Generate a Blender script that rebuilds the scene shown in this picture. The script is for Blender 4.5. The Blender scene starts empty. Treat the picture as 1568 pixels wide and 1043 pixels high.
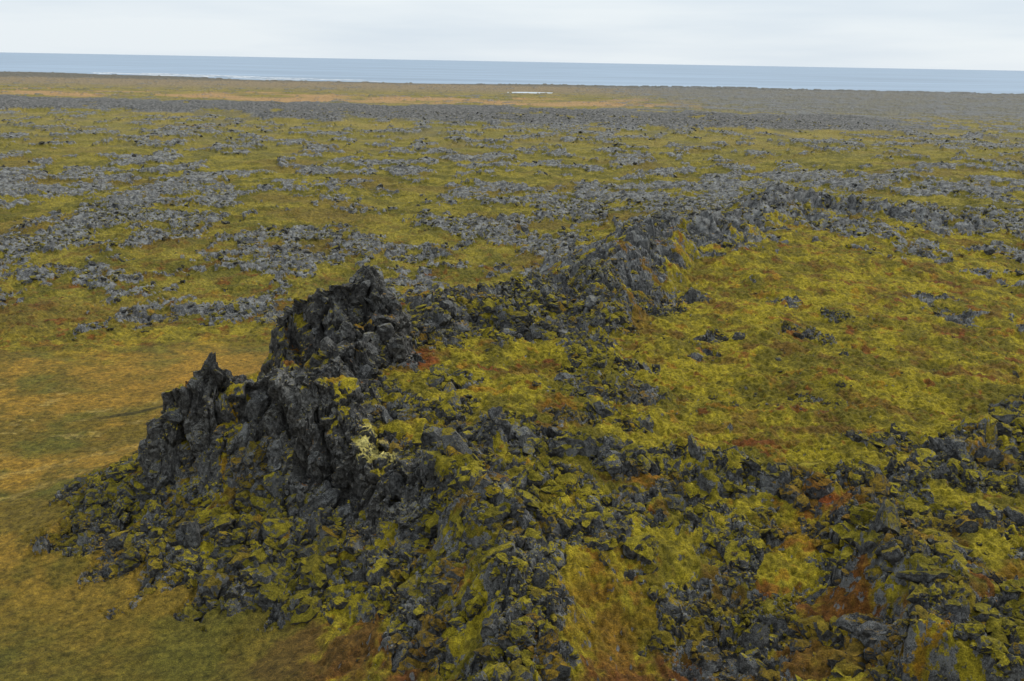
import bpy, math, numpy as np, time
from mathutils import Matrix, Vector
T0=time.time()
rng=np.random.default_rng(7)
f32=np.float32
# ---------------------------------------------------------------- noise
_tabs={}
def tab(seed):
    if seed not in _tabs:
        r=np.random.default_rng(1000+seed)
        a=r.random((256,256))*2*np.pi
        _tabs[seed]=(np.cos(a).astype(f32),np.sin(a).astype(f32))
    return _tabs[seed]
def perlin(x,y,seed=0):
    cx,cy=tab(seed)
    xf=np.floor(x);yf=np.floor(y)
    xi=xf.astype(np.int64);yi=yf.astype(np.int64)
    u=(x-xf).astype(f32);v=(y-yf).astype(f32)
    x0=xi&255;x1=(xi+1)&255;y0=yi&255;y1=(yi+1)&255
    def g(ix,iy,a,b): return cx[ix,iy]*a+cy[ix,iy]*b
    n00=g(x0,y0,u,v);n10=g(x1,y0,u-1,v);n01=g(x0,y1,u,v-1);n11=g(x1,y1,u-1,v-1)
    su=u*u*u*(u*(u*6-15)+10);sv=v*v*v*(v*(v*6-15)+10)
    a=n00+su*(n10-n00);b=n01+su*(n11-n01)
    return (a+sv*(b-a))*1.45
_pr=np.random.default_rng(99);_perm=np.concatenate([_pr.permutation(256)]*3)
_g3=_pr.normal(size=(256,3));_g3/=np.linalg.norm(_g3,axis=1)[:,None];_g3=_g3.astype(f32)
def perlin3(p):
    f=np.floor(p);i=f.astype(np.int64)&255;u=(p-f).astype(f32)
    s=u*u*u*(u*(u*6-15)+10);res=0
    for dx in(0,1):
        for dy in(0,1):
            for dz in(0,1):
                hsh=_perm[_perm[_perm[(i[:,0]+dx)&255]+((i[:,1]+dy)&255)]+((i[:,2]+dz)&255)]
                g=_g3[hsh]
                d=g[:,0]*(u[:,0]-dx)+g[:,1]*(u[:,1]-dy)+g[:,2]*(u[:,2]-dz)
                w=(s[:,0] if dx else 1-s[:,0])*(s[:,1] if dy else 1-s[:,1])*(s[:,2] if dz else 1-s[:,2])
                res=res+w*d
    return res*1.6
def fbm(x,y,sc,oct=4,seed=0,gain=.5):
    s=0;a=1;t=0
    for i in range(oct):
        s=s+a*perlin(x/sc+17.3*i,y/sc-9.1*i,seed+i);t+=a
        a*=gain;sc/=2.03
    return s/t*1.5
_ct={}
def blocks(x,y,sc,seed=0,tilt=1.0):
    """angular broken block relief: random tilted facet per voronoi cell, cracks between"""
    if seed not in _ct:
        r=np.random.default_rng(5000+seed);_ct[seed]=r.random((5,256,256)).astype(f32)
    t=_ct[seed]
    x=x/sc;y=y/sc
    xi=np.floor(x).astype(np.int64);yi=np.floor(y).astype(np.int64)
    F1=np.full(x.shape,9.,f32);F2=F1.copy();h=np.zeros(x.shape,f32)
    for dx in(-1,0,1):
        for dy in(-1,0,1):
            a=(xi+dx)&255;b=(yi+dy)&255
            ox=(x-(xi+dx)-t[0][a,b]).astype(f32);oy=(y-(yi+dy)-t[1][a,b]).astype(f32)
            d=np.sqrt(ox*ox+oy*oy)
            hh=t[2][a,b]-.5+tilt*((t[3][a,b]-.5)*ox+(t[4][a,b]-.5)*oy)*1.6
            n=d<F1
            F2=np.where(n,F1,np.minimum(F2,d))
            F1=np.where(n,d,F1);h=np.where(n,hh,h)
    crack=np.clip((F2-F1)/.18,0,1)
    return h-.45*(1-crack)
def ss(x,a,b):
    t=np.clip((x-a)/(b-a),0,1);return t*t*(3-2*t)
# ---------------------------------------------------------------- terrain layout (metres)
CP=np.array([
(-83,188,0),(-77,152,0.5),(-57,128,0),(-42,117,0),(-31,108,0.3),(-57,100,0),(-110,110,0),(-140,160,0),(-122,226,0),(-66,267,0),
(-40,232,1),(-69,182,0),(-64,168,2),(-66,153,5.5),(-58,152,10),(-20,258,1),(0,285,1),(20,330,2),(-60,350,1),(-150,350,1),(-60,450,1),(40,450,2),(100,560,4),
(-200,500,1),(-200,250,0),(-200,100,0),(-40,85,0),
(-50,143,9),(-34,130,8),(-14.6,122,10),(-41,126,4),(-61,144,4.5),(-28,119,4),(-20,112,4),
(-25,141,16),(-30,160,18),(-21.6,172,19.5),(-19,190,19),(-11,197,19),(9,200,17.6),(31,215,18),(2,175,18),(27,180,17),(0,155,18.5),
(30,155,16),(49,170,15.6),(84,170,16.3),(71,255,18),(103,250,16),(64,300,22),(47,294,22.5),(90,310,20.5),(111,385,21),(138,375,20),(120,340,19),(161,310,15),
(180,345,17),(256,500,9),(150,200,15),(120,150,16),(-8,131,17),(0,140,18.5),(19,136,17),(38,132,15.5),(56,130,16.5),(78,148,17.5),
(-2,118,15),(3,103,12.5),(3,92,11),(-10.5,108,9.5),(-17.3,104,5.5),(-13,95,5),(-28,112,1.5),(11,101,8.5),(18,95,7),(27,97,7.5),(13.4,112,13),
(45,122,13.5),(20,118,14),(46,112,14.5),(48,100,15),(42,88,13),(49,85,15),(27,103,9.5),(36,106,10.5),(80,100,16),(80,120,16.5),
(65,110,16),(0,75,9),(30,80,9),(60,70,16),(150,100,16),(-25,60,8),(230,250,11),(200,400,10)],float)
P=CP[:,:2]
D=np.sqrt(((P[:,None]-P[None])**2).sum(-1))
n=len(P)
A=np.zeros((n+3,n+3));A[:n,:n]=D-np.eye(n)*0.6
A[:n,n]=1;A[:n,n+1:]=P;A[n,:n]=1;A[n+1:,:n]=P.T
sol=np.linalg.solve(A,np.concatenate([CP[:,2],[0,0,0]])).astype(f32)
def rbf(x,y):
    o=np.zeros(x.shape,f32)
    for i in range(n):
        o+=sol[i]*np.sqrt((x-f32(P[i,0]))**2+(y-f32(P[i,1]))**2)
    return o+sol[n]+sol[n+1]*x+sol[n+2]*y
# crest polylines: points (x,y,z), half width, flank slope, rock reach
CREST={
 'crag':([(-51,150,20.5),(-47.5,150,24.8),(-44,149,22.6),(-41,149,21.8),(-36,148,26),(-31,146,25.2),(-27,142,24),(-23.5,136,19),(-18,129,15.5)],1.6,2.3,9),
 'link':([(-36,148,24),(-32,158,21),(-28,168,23),(-28,178,28)],1.6,1.5,7),
 'pinnacle':([(-42,180,25),(-39,180,26.5),(-35,179,29.5),(-29,180,32.8),(-26,180,35),(-23.8,178,30.5),(-22,172,23)],1.0,2.9,7),
 'ridge':([(-21,190,22.5),(-12,208,25.8),(2,213,25.8),(17,220,25.6),(20,232,24.2),(28,254,27),(45,298,29),(62,306,26.8),(78,340,24),(104,388,26.6),(122,386,24.2),(136,366,23),(160,356,21.5)],1.6,.6,14),
 'front':([(9,202,20),(16,207,22)],5,1.0,7),
 'inner':([(-8,134,19),(0,140,20.4),(19,135,18.6),(38,130,17),(56,128,18.2),(78,148,19),(96,163,18)],1.5,.8,6),
 'spur':([(-12,132,18),(-7,129,19),(-2,118,17.8),(3,103,15.4),(3,93,13.6),(0,86,11)],2.4,1.2,6),
 'right':([(46,120,17.5),(47,110,18.2),(49,100,18.2),(44,90,16.6),(52,84,17.6),(66,80,18)],2.4,1.2,7),
}
def seg(x,y,pts):
    best=np.full(x.shape,1e9,f32);z=np.zeros(x.shape,f32)
    for (a,b) in zip(pts[:-1],pts[1:]):
        ax,ay,az=a;bx,by,bz=b
        L=(bx-ax)**2+(by-ay)**2
        t=np.clip(((x-ax)*(bx-ax)+(y-ay)*(by-ay))/L,0,1).astype(f32)
        d=np.sqrt((x-ax-t*(bx-ax))**2+(y-ay-t*(by-ay))**2)
        m=d<best
        best=np.where(m,d,best);z=np.where(m,az+t*(bz-az),z)
    return best,z
SCREE=[(-66,150,9),(-60,153,8),(-60,141,12),(-48,133,13),(-36,124,12),(-27,119,9),(-18,116,9),(-40,138,12),(-25,128,10),(-8,110,7),(-9,101,5),(-13,110,6),(-5,103,5),(-4,92,5),
 (12,118,7),(22,124,8),(30,118,6),(27,99,3.5),(36,106,5),(19,107,4),(60,120,6),(64,100,7),(70,132,7),(55,95,7),(-14,150,7),(-20,155,8),(-24,165,6),
 (28,112,4),(8,205,10),(33,222,8),(10,126,7),(-4,140,6),(80,118,8),(90,140,8),(-6,96,3),(60,140,6),(85,158,7),(50,300,20),(78,330,16),(40,275,10),(60,290,12),
 (100,365,24),(130,375,20),(30,240,10),(-8,200,9),(38,235,7),(-10,163,6),(20,150,4),(10,146,5),(110,330,12),(95,150,8),(40,200,4),
 (18,252,9),(30,278,10),(75,300,10),(48,85,8),(60,90,7),(165,300,12),(190,300,12),(215,330,14),(150,350,16),(175,375,18),(120,200,5),(105,225,6),(64,205,5),
 (52,102,7),(70,90,9),(44,94,6),(50,116,6),(75,105,6)]
SOFT=[(9.5,109,4.5),(11,101,5.5),(14,93,8),(22,91,6),(9,92,3),(44,124,4),(39,104,3.5),(-20,104,5),(-25,107,5),(33,97,3),(60,104,3.5),(35,124,3)]
def coast(x): return 3330+90*np.sin(x/330.)+45*np.sin(x/97.+1)+ss(-x,500,2300)*650+ss(x,1300,2400)*220
def evaluate(x,y,detail=True):
    x=x.astype(f32);y=y.astype(f32);r=np.sqrt(x*x+y*y)
    wx=x+2.0*perlin(x/9,y/9,1)+1.0*perlin(x/3.1,y/3.1,2)
    wy=y+2.0*perlin(x/9,y/9,3)+1.0*perlin(x/3.1,y/3.1,4)
    near=ss(-r,-640,-400)
    plain=1.2+ .8*fbm(x,y,160,3,10)+ ss(x/np.maximum(y,1),.05,.45)*9*np.exp(-((y-520)/380)**2)+1.5*ss(r,900,1500)*(1-ss(y,2600,3200))
    band=ss(y+80*fbm(x,y,150,4,60)+.16*x,1120,1170)*(1-ss(y+100*fbm(x,y,160,4,61)+.1*x,1400,1540))*(1-ss(x+120*fbm(x,y,150,3,62),350,580))*ss(x,-1500,-700)
    plain=plain+band*(5+5*fbm(x,y,70,4,64))
    m=r<660
    b=np.zeros_like(x);b[m]=rbf(wx[m]*.5+x[m]*.5,wy[m]*.5+y[m]*.5)
    h=plain*(1-near)+b*near
    low=h.copy()
    rock=np.zeros_like(x);cr=np.zeros_like(x);reg=np.zeros(x.shape,np.int8);soft=np.zeros_like(x)
    mm=r<470
    X=wx[mm];Y=wy[mm];hm=h[mm];rk=rock[mm];rg=reg[mm];c0=cr[mm];sf=soft[mm]
    nz=fbm(X,Y,7,3,20);nl=fbm(X,Y,17,3,25)
    for i,(k,(pts,w,sl,reach)) in enumerate(CREST.items()):
        d,z=seg(X,Y,pts)
        e=np.maximum(0,d-w)
        zz=z+nz*(1.0 if sl>2 else 1.7)+(0 if sl>1.4 else 1)*nl*1.6-sl*e
        up=zz>hm
        if k in('crag','link'): rg=np.where(up,1,rg)
        if k=='pinnacle': rg=np.where(up,2,rg)
        if k in('ridge','front'): rg=np.where(up,3,rg)
        hm=np.where(up,zz,hm)
        c0=np.maximum(c0,np.where(k in('crag','pinnacle','link'),1-ss(d,w+3,w+7.5),0))
        rk=np.maximum(rk,1-ss(d+nz*5.5+nl*3,w+reach*.35,w+reach))
    for (sx,sy,sr) in SCREE:
        d=np.sqrt((X-sx)**2+(Y-sy)**2)
        rk=np.maximum(rk,.95*(1-ss(d+nz*7,sr*.45,sr*1.2)))
    for (sx,sy,sr) in SOFT:
        d=np.sqrt((X-sx)**2+(Y-sy)**2)
        sf=np.maximum(sf,1-ss(d+nz*3,sr*.6,sr*1.15))
    rk=rk*(1-sf)
    h[mm]=hm;rock[mm]=rk;reg[mm]=rg;cr[mm]=c0;soft[mm]=sf
    meadow=(1-ss(low,1.2,3.5))*(1-ss(y+14*fbm(x,y,30,3,70)-.35*(x+110),225,262))*(1-ss(x,-24,-10))*(1-ss(r,300,330))
    pn=fbm(x,y*.8,34,4,30,.55)
    fine=fbm(wx,wy,8,4,31,.62)*(1-ss(r,500,800))+fbm(x,y,22,4,35,.62)*ss(r,500,800)
    big=fbm(x,y,170,3,36)
    cover=np.interp(r,[90,150,215,300,420,520,650,800,1200,3000],[-.13,-.16,-.12,-.02,.03,.02,-.07,-.14,-.10,-.12]).astype(f32)
    cover=cover-.13*ss(x,-20,60)*(1-ss(r,300,420))+.14*ss(x,150,500)*ss(r,1100,1500)-.2*ss(r,1500,1600)*(1-ss(x,150,350))+.2*np.exp(-((y-570)/70)**2)*ss(x,80,200)
    patch=ss(.72*pn+.5*fine+.35*big+cover,0.0,.14)*(1-meadow)*(1-soft)
    patch=np.maximum(patch,band*ss(fbm(x,y,40,4,66)+.5,0,.3))
    rockall=np.maximum(rock*ss(fine+.53,0,.3),patch)
    rockall=rockall*(1-meadow*(rock<.3))
    if detail:
        amp=rockall
        bl=np.zeros_like(x)
        k=r<1400
        xs=wx[k];ys=wy[k]
        bl[k]=((2.0+1.2*ss(r[k],240,400))*blocks(xs,ys,4.6,1)*(.35+.65*rock[k])+.95*blocks(xs,ys,2.0,2)+.4*blocks(x[k],y[k],.85,3))
        k2=r<260
        bl[k2]+=.18*blocks(x[k2],y[k2],.4,4)
        far=1-.2*ss(r,230,330)
        h=h+amp*bl*far*(1-.5*cr)+patch*(1-rock)*(.5*ss(r,120,160)+.9*ss(r,250,400))+patch*ss(r,500,900)*1.6
        moss=(1-rockall)
        h=h+(1-meadow)*(1-cr)*(1.7*fbm(x,y,24,3,47)*ss(r,130,170)+1.0*fbm(x,y,9,3,49))*(1-ss(r,900,1200))
        h=h+moss*(1-meadow)*(.55*fbm(x,y,3.2,3,40,.6)+.38*fbm(x,y,1.0,2,45)*(r<500)) + meadow*(.22*fbm(x,y,3,4,50,.65))
    cone=66-.80*r
    h=np.maximum(h,cone)
    c=coast(x)
    shore=ss(y,c-60,c+25)
    h=h*(1-shore)+(-4)*shore
    h=np.where((y<c-30)&(y>700),np.maximum(h,.8),h)
    pd=np.sqrt(((x-40)/62)**2+((y-2430)/75)**2)+.25*fbm(x,y,60,3,80)
    h=np.where(pd<1.3,h*ss(pd,.9,1.3)-1.0*(1-ss(pd,.9,1.3)),h)
    return h,rockall,rock,reg,meadow,cr,band,low,r,patch

# ---------------------------------------------------------------- terrain grid (polar sheet)
th=np.radians(np.concatenate([np.linspace(-100,-34,60,endpoint=False),np.linspace(-34,34,1300),np.linspace(34,100,61)[1:]]))
rr=[1.0]
while rr[-1]<8000:
    q=rr[-1]
    if q<78: d=1.8
    elif q<122: d=.2
    elif q<186: d=.15
    elif q<420: d=.24+(q-186)*.0034
    else: d=max(1.0,q*q/2.3e5)
    rr.append(q+d)
rr=np.array(rr)
R,TH=np.meshgrid(rr,th,indexing='ij')
X=(R*np.sin(TH)).ravel();Y=(R*np.cos(TH)).ravel()
nr,nt=R.shape
print('grid',nr,nt,nr*nt)
h,rockall,rock,reg,meadow,cr,band,low,r,patch=evaluate(X,Y)
X=X.astype(f32);Y=Y.astype(f32)
def vegcolor(x,y,rock,meadow,low,r,band):
    def C(*c): return np.array(c,f32)
    def mix(a,b,t): return a+(b-a)*t[...,None]
    n1=fbm(x,y,22,4,90);n2=fbm(x,y,6,5,94,.68);n3=fbm(x,y,60,3,98)
    bright=C(.310,.250,.020);olive=C(.145,.122,.015);brown=C(.145,.073,.018)
    orange=C(.30,.130,.012);red=C(.18,.038,.014);gold=C(.31,.185,.028);straw=C(.42,.31,.10)
    o=np.zeros(x.shape+(3,),f32)+olive
    o=mix(o,bright,ss(n2+.6*n1,-.35,.35))
    pl=mix(np.zeros_like(o)+C(.125,.112,.018),C(.250,.205,.030),ss(n2+n1,-.4,.4))
    pl=mix(pl,C(.16,.105,.030),ss(n3+.4*n2,.1,.5)*.55)
    plainw=np.maximum(ss(r,230,330)*(1-ss(x,0,60)),ss(r,330,480))
    o=mix(o,pl,plainw)
    o=mix(o,brown,ss(fbm(x,y,11,5,110,.66),.12,.38)*.7*(1-ss(r,300,600)))
    o=mix(o,orange,ss(fbm(x,y,6,4,115,.68),.35,.54)*.55*(1-ss(r,260,420)))
    o=mix(o,red,ss(fbm(x,y,7,4,118,.68),.34,.52)*.65*(1-ss(r,260,520)))
    far_hazed=mix(np.zeros_like(o)+C(.21,.180,.045),C(.27,.215,.060),ss(n3,-.3,.3))  # far heath and lava colours, greyed to paint aerial haze into the tint
    far_hazed=mix(far_hazed,C(.14,.13,.09),ss(fbm(x,y,60,4,125,.6),.05,.35)*.65)
    far_hazed=mix(far_hazed,C(.40,.25,.12),ss(fbm(x,y,150,4,120)-np.abs((y-1830)/420)+.5,0,.6)*(1-ss(x,200,420)))
    far_hazed=mix(far_hazed,C(.25,.195,.125),ss(y,2000,2600))
    far_hazed=mix(far_hazed,C(.17,.165,.148),ss(x+120*n3,100,500)*ss(y,1300,1700)*.9)
    far_hazed=mix(far_hazed,C(.11,.112,.105),ss(y+150*n3,2950,3200)*.75)
    o=mix(o,far_hazed,ss(r,600,1250))
    md=mix(np.zeros_like(o)+C(.155,.112,.018),gold,ss(n2*.9+n1+.05,-.35,.5))
    md=mix(md,C(.115,.115,.02),ss(fbm(x,y,16,4,130)+.3*n2,.05,.5)*.75)
    md=mix(md,C(.38,.20,.028),np.exp(-(((x+62)/24)**2+((y-215)/16)**2))*.75)
    md=mix(md,straw,ss(fbm(x,y*1.6,8,5,134,.68)-.006*np.abs(y-185),.2,.55)*.6)
    md=mix(md,C(.12,.105,.018),(1-ss(y,112,145))*.6)
    dr=np.abs(y-(196+.12*(x+80)+2.5*np.sin(x/6.)+2*n1));md=mix(md,C(.06,.05,.015),(1-ss(dr,.5,1.3))*ss(x,-88,-80)*(1-ss(x,-66,-60)))
    for (q0,q1,aa) in ((150,.55,-100),(164,.35,-95)):
        dr=np.abs(y-(q0+q1*(x+90)+6*np.sin(x/14.)+3*n2));md=mix(md,straw,(1-ss(dr,.3,1.3))*.35*(1-ss(x,-75,-66)))
    o=mix(o,md,meadow)
    for (px,py,pr,c,s) in [(44,124,6,red,.9),(24,94,9,brown,.8),(14,93,8,C(.15,.055,.018),.85),(10,100,7,C(.21,.12,.015),.7),(-19,103,8,brown,.9),(-10,99,5,C(.15,.045,.02),.7),
        (10,109,6,C(.26,.16,.015),.5),(18,104,5,C(.2,.14,.012),.7),(-25,106,7,C(.13,.075,.02),.8),(-30,101,8,C(.12,.085,.02),.6),(-18,222,9,red,.6),(-16,172,4,red,.8),(30,245,8,brown,.8),(52,108,4,orange,.6),(39,104,5,C(.15,.04,.015),.8),(40,95,4,C(.14,.04,.015),.8),
        (60,103,5,orange,.5),(38,118,5,orange,.5),(34,97,6,C(.14,.07,.015),.8),(-10,240,20,C(.17,.085,.02),.7),(-40,240,20,C(.24,.12,.022),.6),(-330,1020,25,C(.16,.06,.03),.8)]:
        d=np.sqrt((x-px)**2+(y-py)**2)+pr*.9*n2
        o=mix(o,c,(1-ss(d,pr*.4,pr*1.15))*s)
    d=np.sqrt(((x+19.5)/2.9)**2+((y-136)/5.0)**2)+.4*n2
    o=mix(o,C(.56,.49,.18),(1-ss(d,.5,1.2)))
    o=o*(1+.3*fbm(x,y,2.2,3,140)[...,None])
    return np.clip(o,0.004,1)
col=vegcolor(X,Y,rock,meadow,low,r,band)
dpat=np.sqrt(((X+19.5)/2.9)**2+((Y-136)/5.0)**2)+.35*fbm(X,Y,2.5,3,300)
rattr=np.clip(rockall,0,1)*(.75+.25*ss(r,220,320))
rattr=np.maximum(rattr,(1-meadow)*.16)+.45*band*(rockall>.4)-1.9*(1-ss(dpat,.5,1.2))
c=coast(X)
beach=ss(Y,c-45,c-10)
rattr=np.maximum(rattr,beach*1.1)
V=np.stack([X,Y,h],1).astype(f32).reshape(nr,nt,3)
hs=h.reshape(nr,nt).copy()
for _ in range(6):
    hs[1:-1]=(hs[:-2]+hs[1:-1]*2+hs[2:])/4;hs[:,1:-1]=(hs[:,:-2]+hs[:,1:-1]*2+hs[:,2:])/4
VS=V.copy();VS[...,2]=hs
du=np.gradient(VS,axis=0);dv=np.gradient(VS,axis=1)
NN=np.cross(dv,du).reshape(-1,3);NN/=np.linalg.norm(NN,axis=1)[:,None]+1e-9
NN*=np.sign(NN[:,2:3])
V=V.reshape(-1,3)
w3=np.clip(np.maximum(rockall*.5,cr),0,1)
k=np.where((r>84)&(r<330)&(w3>.1)&(np.abs(TH.ravel())<.6))[0]
p=V[k];N_=NN[k]
# angular slabs on the steep faces: broken cells in the vertical planes, pushed out along the normal
wv=.45*perlin3(p/3.3+3);wz=.45*perlin3(p/3.1+11)
def cliffblocks(sc,sd,el):
    a=blocks(p[:,0]+wv+p[:,1]*.15+p[:,2]*.25,(p[:,2]+wz)/el,sc,sd);b=blocks(p[:,1]+wv+p[:,0]*.15,(p[:,2]+wz)/el,sc,sd+1)
    ax=np.abs(N_[:,0])**2;ay=np.abs(N_[:,1])**2;t=ss(ax/(ax+ay+1e-6),.35,.65)
    return a*(1-t)+b*t
dsp=3.0*cliffblocks(7.0,20,1.9)+1.2*cliffblocks(2.8,22,1.5)+.42*cliffblocks(1.05,24,1.2)+.2*cliffblocks(.5,26,1.1)
steep=ss(1-np.abs(N_[:,2]),.08,.4)
lum=.4*(np.abs(perlin3(p/2.2))-.2)+.3*(np.abs(perlin3(p/.8+13))-.2)
V[k]=p+N_*((dsp*steep*(.25+.75*cr[k])+lum)*w3[k])[:,None]
me=bpy.data.meshes.new('terrain')
nv=nr*nt
me.vertices.add(nv)
me.vertices.foreach_set('co',V.astype(f32).ravel())
i=np.arange((nr-1)*nt).reshape(nr-1,nt)[:,:-1].ravel()
q=np.stack([i,i+nt,i+nt+1,i+1],1)[:, ::-1].astype(np.int32)
nf=len(q)
me.loops.add(nf*4);me.loops.foreach_set('vertex_index',q.ravel())
me.polygons.add(nf);me.polygons.foreach_set('loop_start',np.arange(nf,dtype=np.int32)*4)
me.polygons.foreach_set('use_smooth',~((rockall[i]>.5)&(r[i]<300)))
me.update(calc_edges=True)
a=me.attributes.new('rock','FLOAT','POINT');a.data.foreach_set('value',rattr.astype(f32))
a=me.attributes.new('cliff','FLOAT','POINT');a.data.foreach_set('value',np.clip(np.maximum(cr*(dpat>1.1),band),0,1).astype(f32))
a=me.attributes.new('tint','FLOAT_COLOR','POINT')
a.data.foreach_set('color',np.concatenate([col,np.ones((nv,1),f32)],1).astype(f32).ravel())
ter=bpy.data.objects.new('terrain',me);bpy.context.scene.collection.objects.link(ter)
print('terrain',time.time()-T0)

# ---------------------------------------------------------------- materials
def lava_material(name,inst):
    m=bpy.data.materials.new(name);m.use_nodes=True;nt_=m.node_tree;N=nt_.nodes;L=nt_.links;N.clear()
    def nd(t,**k):
        o=N.new(t)
        for a,b in k.items(): setattr(o,a,b)
        return o
    out=nd('ShaderNodeOutputMaterial');bs=nd('ShaderNodeBsdfPrincipled');L.new(bs.outputs[0],out.inputs[0])
    geo=nd('ShaderNodeNewGeometry');pos=geo.outputs['Position']
    def noise(sc,det=4,rough=.6,vec=None):
        o=nd('ShaderNodeTexNoise');o.inputs['Scale'].default_value=sc;o.inputs['Detail'].default_value=det;o.inputs['Roughness'].default_value=rough
        L.new(vec or pos,o.inputs['Vector']);return o.outputs['Fac']
    def math_(op,a,b=None,c=None,clamp=False):
        o=nd('ShaderNodeMath',operation=op);o.use_clamp=clamp
        for k,v in enumerate((a,b,c)):
            if v is None: continue
            if hasattr(v,'default_value'): L.new(v,o.inputs[k])
            else: o.inputs[k].default_value=v
        return o.outputs[0]
    def ramp(fac,pts):
        o=nd('ShaderNodeValToRGB');e=o.color_ramp.elements
        while len(e)<len(pts): e.new(.5)
        for k,(p,c) in enumerate(pts):
            e[k].position=p;e[k].color=(c[0],c[1],c[2],1) if isinstance(c,tuple) else (c,c,c,1)
        L.new(fac,o.inputs[0]);return o.outputs[0]
    def mixc(f,a,b,bt='MIX'):
        o=nd('ShaderNodeMix',data_type='RGBA',blend_type=bt)
        for s,v in ((o.inputs[0],f),(o.inputs[6],a),(o.inputs[7],b)):
            if hasattr(v,'default_value'): L.new(v,s)
            else: s.default_value=v
        return o.outputs[2]
    def attr(n,kind):
        o=nd('ShaderNodeAttribute',attribute_name=n);o.attribute_type='INSTANCER' if inst else 'GEOMETRY'
        return o.outputs['Color'] if kind=='c' else o.outputs['Fac']
    nzs=nd('ShaderNodeSeparateXYZ');L.new(geo.outputs['Normal'],nzs.inputs[0]);nzv=nzs.outputs['Z']
    n_big=noise(.35,2);n_mid=noise(1.6,4,.75);n_fine=noise(7,3,.7)
    rockc=ramp(n_mid,[(.32,(.017,.017,.016)),(.48,(.060,.059,.058)),(.70,(.180,.177,.170))])
    lich=ramp(math_('ADD',math_('MULTIPLY',n_fine,.6),math_('MULTIPLY',n_big,.45)),[(.52,0.),(.57,1.)])
    up=math_('MULTIPLY_ADD',nzv,.8,.1,clamp=True)
    rockc=mixc(math_('MULTIPLY',math_('MULTIPLY',lich,up),.8),rockc,(.35,.35,.33,1))
    tint=attr('tint','c')
    dn=noise(1.1,5,.72)
    veg=mixc(.9,tint,ramp(dn,[(.30,(.22,.25,.27)),(.5,(.97,.95,.90)),(.70,(1.8,1.7,1.4))]),'MULTIPLY')
    ff=noise(6.0,4,.75)
    veg=mixc(.8,veg,ramp(ff,[(.35,(.34,.34,.34)),(.5,(1.,1.,1.)),(.65,(1.75,1.75,1.5))]),'MULTIPLY')
    if inst:
        ma=attr('moss','f')
        t=math_('ADD',math_('MULTIPLY',nzv,.8),math_('MULTIPLY',n_mid,.9))
        t=math_('ADD',t,math_('MULTIPLY',math_('SUBTRACT',n_fine,.5),.6))
        t=math_('ADD',t,math_('MULTIPLY',ma,.55))
        fac=ramp(math_('SUBTRACT',t,.60),[(.54,0.),(.62,1.)])
        final=mixc(fac,rockc,veg)
    else:
        rk=attr('rock','f');cl=attr('cliff','f')
        rockt=mixc(cl,mixc(1.,rockc,(1.18,1.18,1.18,1),'MULTIPLY'),mixc(1.,rockc,(.92,.89,.85,1),'MULTIPLY'))
        a1=math_('ADD',math_('MULTIPLY',rk,.85),math_('MULTIPLY',math_('SUBTRACT',noise(.9,5,.7),.5),1.8))
        a1=math_('ADD',a1,math_('MULTIPLY',math_('SUBTRACT',.88,nzv),.95))
        a1=math_('ADD',a1,math_('MULTIPLY',cl,.05))
        fac=ramp(a1,[(.54,0.),(.63,1.)])
        final=mixc(fac,veg,rockt)
    L.new(final,bs.inputs['Base Color'])
    bs.inputs['Roughness'].default_value=.9
    bs.inputs['Specular IOR Level'].default_value=.2
    bm=nd('ShaderNodeBump');bm.inputs['Strength'].default_value=1.0;bm.inputs['Distance'].default_value=.38
    L.new(math_('ADD',math_('MULTIPLY',dn,1.),math_('MULTIPLY',ff,.5)),bm.inputs['Height'])
    L.new(bm.outputs[0],bs.inputs['Normal'])
    return m
mt=lava_material('moss_and_lava_ground',False);me.materials.append(mt)
mr=lava_material('lava_rock',True)

# ---------------------------------------------------------------- rock prototypes
import bmesh
protos=bpy.data.collections.new('rock_shapes')
NP=14
for k in range(NP):
    bm=bmesh.new();bmesh.ops.create_icosphere(bm,subdivisions=3,radius=1)
    v=np.array([a.co[:] for a in bm.verts])
    rg=np.random.default_rng(k)
    nn=v/np.linalg.norm(v,axis=1)[:,None]
    rad=np.ones(len(v))
    for _ in range(8):
        dct=rg.normal(size=3);dct/=np.linalg.norm(dct)
        rad+=1.0*rg.random()*np.exp(10*(nn@dct-1))
    v=nn*rad[:,None]
    dsp=np.abs(perlin3((v*1.5+k*5).astype(f32)))*.8-.2
    v=v+nn*dsp[:,None]
    for _ in range(16):
        dct=rg.normal(size=3);dct/=np.linalg.norm(dct);dd=rg.uniform(.55,1.15)
        ov=v@dct-dd;v=v-np.where(ov>0,ov,0)[:,None]*dct[None]
    v=v+nn*(np.abs(perlin3((v*4.2+k*3).astype(f32)))*.22)[:,None]
    for a,b in zip(bm.verts,v): a.co=b
    pm=bpy.data.meshes.new('rock_shape');bm.to_mesh(pm);bm.free();pm.materials.append(mr)
    protos.objects.link(bpy.data.objects.new('rock_shape_%02d'%k,pm))

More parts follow.
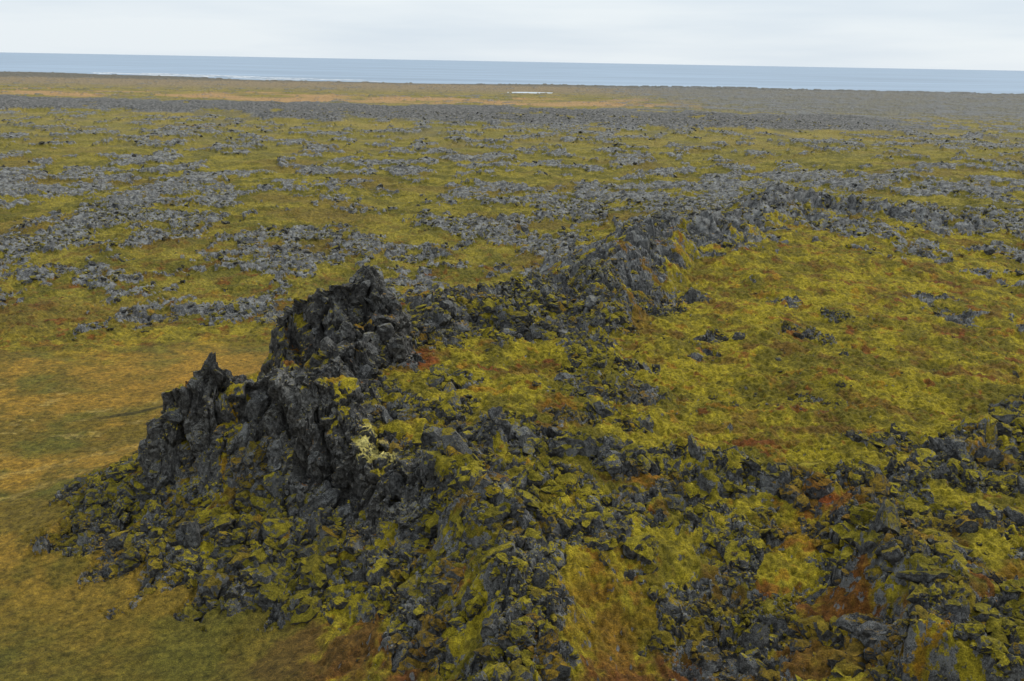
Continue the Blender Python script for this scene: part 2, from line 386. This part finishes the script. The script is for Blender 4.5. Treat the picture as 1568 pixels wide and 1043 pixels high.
def scatter_group():
    g=bpy.data.node_groups.new('scatter_rocks','GeometryNodeTree')
    g.interface.new_socket('Geometry',in_out='INPUT',socket_type='NodeSocketGeometry')
    g.interface.new_socket('Geometry',in_out='OUTPUT',socket_type='NodeSocketGeometry')
    N=g.nodes;L=g.links
    gi=N.new('NodeGroupInput');go=N.new('NodeGroupOutput')
    ci=N.new('GeometryNodeCollectionInfo');ci.inputs['Collection'].default_value=protos
    ci.inputs['Separate Children'].default_value=True;ci.inputs['Reset Children'].default_value=True
    ip=N.new('GeometryNodeInstanceOnPoints')
    L.new(gi.outputs[0],ip.inputs['Points']);L.new(ci.outputs[0],ip.inputs['Instance']);ip.inputs['Pick Instance'].default_value=True
    for nm,ty,so in(('idx','INT','Instance Index'),('rot','FLOAT_VECTOR','Rotation'),('scl','FLOAT_VECTOR','Scale')):
        a=N.new('GeometryNodeInputNamedAttribute');a.data_type=ty;a.inputs[0].default_value=nm
        o=[s for s in a.outputs if s.enabled and s.name=='Attribute'][0]
        L.new(o,ip.inputs[so])
    L.new(ip.outputs[0],go.inputs[0]);return g
SG=scatter_group()
def make_scatter(name,p,rot,scl,idx,moss,tint):
    m=bpy.data.meshes.new(name);k=len(p);m.vertices.add(k);m.vertices.foreach_set('co',p.astype(f32).ravel())
    for nm,ty,dt,fld in(('rot','FLOAT_VECTOR',rot,'vector'),('scl','FLOAT_VECTOR',scl,'vector'),('idx','INT',idx,'value'),('moss','FLOAT',moss,'value'),
        ('tint','FLOAT_COLOR',np.concatenate([tint,np.ones((k,1))],1),'color')):
        a=m.attributes.new(nm,ty,'POINT')
        a.data.foreach_set(fld,np.ascontiguousarray(dt.astype(np.int32 if ty=='INT' else f32)).ravel())
    o=bpy.data.objects.new(name,m);bpy.context.scene.collection.objects.link(o)
    md=o.modifiers.new('scatter','NODES');md.node_group=SG
    print(name,k)
    return o
def sample(num,rmin,rmax,amax):
    t=rng.uniform(-amax,amax,num);rad=np.sqrt(rng.uniform(rmin**2,rmax**2,num))
    return rad*np.sin(t),rad*np.cos(t)
def gen(num,rmin,rmax,smin,smax,pw,flat,sink,thr=.35):
    x,y=sample(num,rmin,rmax,math.radians(36))
    hh,ra,ro,rg_,mead,crr,bd,lw,rad,pt=evaluate(x,y)
    prob=ss(ra,thr,.9)*(1-.93*crr)+.012*(1-mead)
    dp=np.sqrt(((x+19.5)/2.9)**2+((y-136)/5.0)**2);prob=prob*(dp>1.1)
    k=rng.random(num)<prob
    x,y,hh,ro,rg_,mead,crr,bd,lw,rad,ra=[q[k] for q in(x,y,hh,ro,rg_,mead,crr,bd,lw,rad,ra)]
    s=smin*(1-rng.random(len(x))*(1-(smin/smax)**pw))**(-1/pw)
    s=s*np.where(ra<.3,.7,1)
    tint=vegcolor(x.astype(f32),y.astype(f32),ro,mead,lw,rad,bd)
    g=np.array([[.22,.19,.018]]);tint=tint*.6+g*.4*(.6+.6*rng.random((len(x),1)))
    rot=np.stack([rng.normal(0,.4,len(x)),rng.normal(0,.4,len(x)),rng.uniform(0,6.28,len(x))],1)
    scl=np.stack([s*rng.uniform(.6,1.3,len(x)),s*rng.uniform(.6,1.2,len(x)),s*flat*rng.uniform(.6,1.5,len(x))*(1+.5*crr)],1)
    moss=np.clip(.70+.9*fbm(x,y,10,3,200)-.6*crr-.15*(rg_==3)-.25*ss(s,.8,1.6)+rng.normal(0,.16,len(x)),-.3,1.25)
    moss=np.where(rad>300,moss-.25,moss)
    p=np.stack([x,y,hh-sink*s-.1*crr],1)
    return p,rot,scl,rng.integers(0,NP,len(x)),moss,tint,rg_
sets=[gen(90000,84,235,.18,.9,2.0,.8,.1),gen(9000,84,210,.9,2.2,2.4,.95,.35,.6),gen(24000,235,520,.45,1.6,2.0,.6,.2,.45),gen(12000,520,1250,.8,2.2,2.0,.4,.2,.5)]
cat=[np.concatenate([s[i] for s in sets]) for i in range(7)]
for name,code in(('lava_crag',1),('lava_pinnacle',2),('lava_ridge',3),('lava_rocks',0)):
    k=cat[6]==code
    make_scatter(name,*[c_[k] for c_ in cat[:6]])
print('rocks',time.time()-T0)

# ---------------------------------------------------------------- sea + pond
def sheet(name,xs,ys,z,mat):
    m=bpy.data.meshes.new(name)
    vs=[(a,b,z) for b in ys for a in xs];w=len(xs)
    fs=[(j*w+i,j*w+i+1,(j+1)*w+i+1,(j+1)*w+i) for j in range(len(ys)-1) for i in range(w-1)]
    m.from_pydata(vs,[],fs);m.materials.append(mat)
    o=bpy.data.objects.new(name,m);bpy.context.scene.collection.objects.link(o);return o
def water(name,base,foam):
    m=bpy.data.materials.new(name);m.use_nodes=True;N=m.node_tree.nodes;L=m.node_tree.links;bs=N['Principled BSDF']
    g=N.new('ShaderNodeNewGeometry')
    mp=N.new('ShaderNodeMapping');mp.inputs['Scale'].default_value=(.0006,.0022,1);L.new(g.outputs['Position'],mp.inputs[0])
    n=N.new('ShaderNodeTexNoise');n.inputs['Scale'].default_value=1;n.inputs['Detail'].default_value=6;L.new(mp.outputs[0],n.inputs[0])
    r=N.new('ShaderNodeValToRGB');e=r.color_ramp.elements
    e[0].position=.35;e[0].color=(*[c*.88 for c in base],1);e[1].position=.65;e[1].color=(*[c*1.12 for c in base],1)
    L.new(n.outputs[0],r.inputs[0]);L.new(r.outputs[0],bs.inputs['Base Color'])
    bs.inputs['Roughness'].default_value=.55;bs.inputs['IOR'].default_value=1.33;bs.inputs['Specular IOR Level'].default_value=.35
    n2=N.new('ShaderNodeTexNoise');n2.inputs['Scale'].default_value=.05;n2.inputs['Detail'].default_value=5;L.new(g.outputs['Position'],n2.inputs[0])
    b=N.new('ShaderNodeBump');b.inputs['Strength'].default_value=.5;b.inputs['Distance'].default_value=2;L.new(n2.outputs[0],b.inputs['Height']);L.new(b.outputs[0],bs.inputs['Normal'])
    return m
sheet('sea',[-200000,-20000,0,20000,200000],[2900,8000,30000,200000],0.0,water('sea_water',(.33,.42,.52),True))
sheet('pond',[-60,40,140],[2330,2430,2530],.25,water('pond_water',(.6,.66,.7),False))
fm=bpy.data.materials.new('sea_foam');fm.use_nodes=True;fm.node_tree.nodes['Principled BSDF'].inputs['Base Color'].default_value=(.85,.88,.9,1)
bm=bmesh.new()
for k in range(90):
    cx=rng.normal(-1150,260) if k<60 else rng.uniform(-2300,1800)
    L_=rng.uniform(25,110) if k<60 else rng.uniform(8,40);off=rng.uniform(40,420) if k<60 else rng.uniform(30,90);wd=rng.uniform(12,42) if k<60 else 8
    prev=None
    for j in range(13):
        t=j/12;xx=cx+(t-.5)*2*L_;yy=float(coast(np.array(xx)))+off+6*math.sin(j*1.7+k)
        ww=wd*math.sin(math.pi*t)**.6*(.7+.3*math.sin(j*2.3+k))+.1
        a=bm.verts.new((xx,yy-ww,.3+k*.005));b=bm.verts.new((xx,yy+ww,.3+k*.005))
        if prev: bm.faces.new((prev[0],a,b,prev[1]))
        prev=(a,b)
m=bpy.data.meshes.new('surf');bm.to_mesh(m);bm.free();m.materials.append(fm)
bpy.context.scene.collection.objects.link(bpy.data.objects.new('surf',m))

# ---------------------------------------------------------------- world, sun, camera
w=bpy.data.worlds.new('World');bpy.context.scene.world=w;w.use_nodes=True;N=w.node_tree.nodes;L=w.node_tree.links
bg=N['Background']
sd=np.array((.60,.38,.75));sd/=np.linalg.norm(sd)
el=math.asin(sd[2]);az=math.atan2(sd[0],sd[1])
sk=N.new('ShaderNodeTexSky');sk.sky_type='NISHITA';sk.sun_disc=False;sk.sun_elevation=el;sk.sun_rotation=az
tc=N.new('ShaderNodeTexCoord');mp=N.new('ShaderNodeMapping');mp.inputs['Scale'].default_value=(2.2,2.2,22);L.new(tc.outputs['Generated'],mp.inputs[0])
nn_=N.new('ShaderNodeTexNoise');nn_.inputs['Scale'].default_value=1.3;nn_.inputs['Detail'].default_value=5;nn_.inputs['Roughness'].default_value=.5;L.new(mp.outputs[0],nn_.inputs[0])
cr_=N.new('ShaderNodeValToRGB');e=cr_.color_ramp.elements
e[0].position=.30;e[0].color=(7.4,8.4,9.4,1);e[1].position=.62;e[1].color=(9.0,9.7,10.2,1)
L.new(nn_.outputs[0],cr_.inputs[0])
mx=N.new('ShaderNodeMix');mx.data_type='RGBA';mx.inputs[0].default_value=.92
L.new(sk.outputs[0],mx.inputs[6]);L.new(cr_.outputs[0],mx.inputs[7]);L.new(mx.outputs[2],bg.inputs['Color']);bg.inputs['Strength'].default_value=.095
sl=bpy.data.lights.new('sun','SUN');sl.energy=1.5;sl.angle=math.radians(10);sl.color=(1,.95,.87)
so=bpy.data.objects.new('sun',sl);bpy.context.scene.collection.objects.link(so)
so.rotation_euler=Vector(sd).to_track_quat('Z','Y').to_euler()
cd=bpy.data.cameras.new('camera');cd.lens=35;cd.sensor_width=36;cd.clip_start=.5;cd.clip_end=400000
co=bpy.data.objects.new('camera',cd);bpy.context.scene.collection.objects.link(co)
co.matrix_world=Matrix.Translation((0,0,72))@Matrix.Rotation(math.radians(90-15.67),4,'X')@Matrix.Rotation(math.radians(1.03),4,'Z')
bpy.context.scene.camera=co
s=bpy.context.scene
s.view_settings.view_transform='Standard';s.view_settings.look='None';s.view_settings.exposure=0
print('done',time.time()-T0)
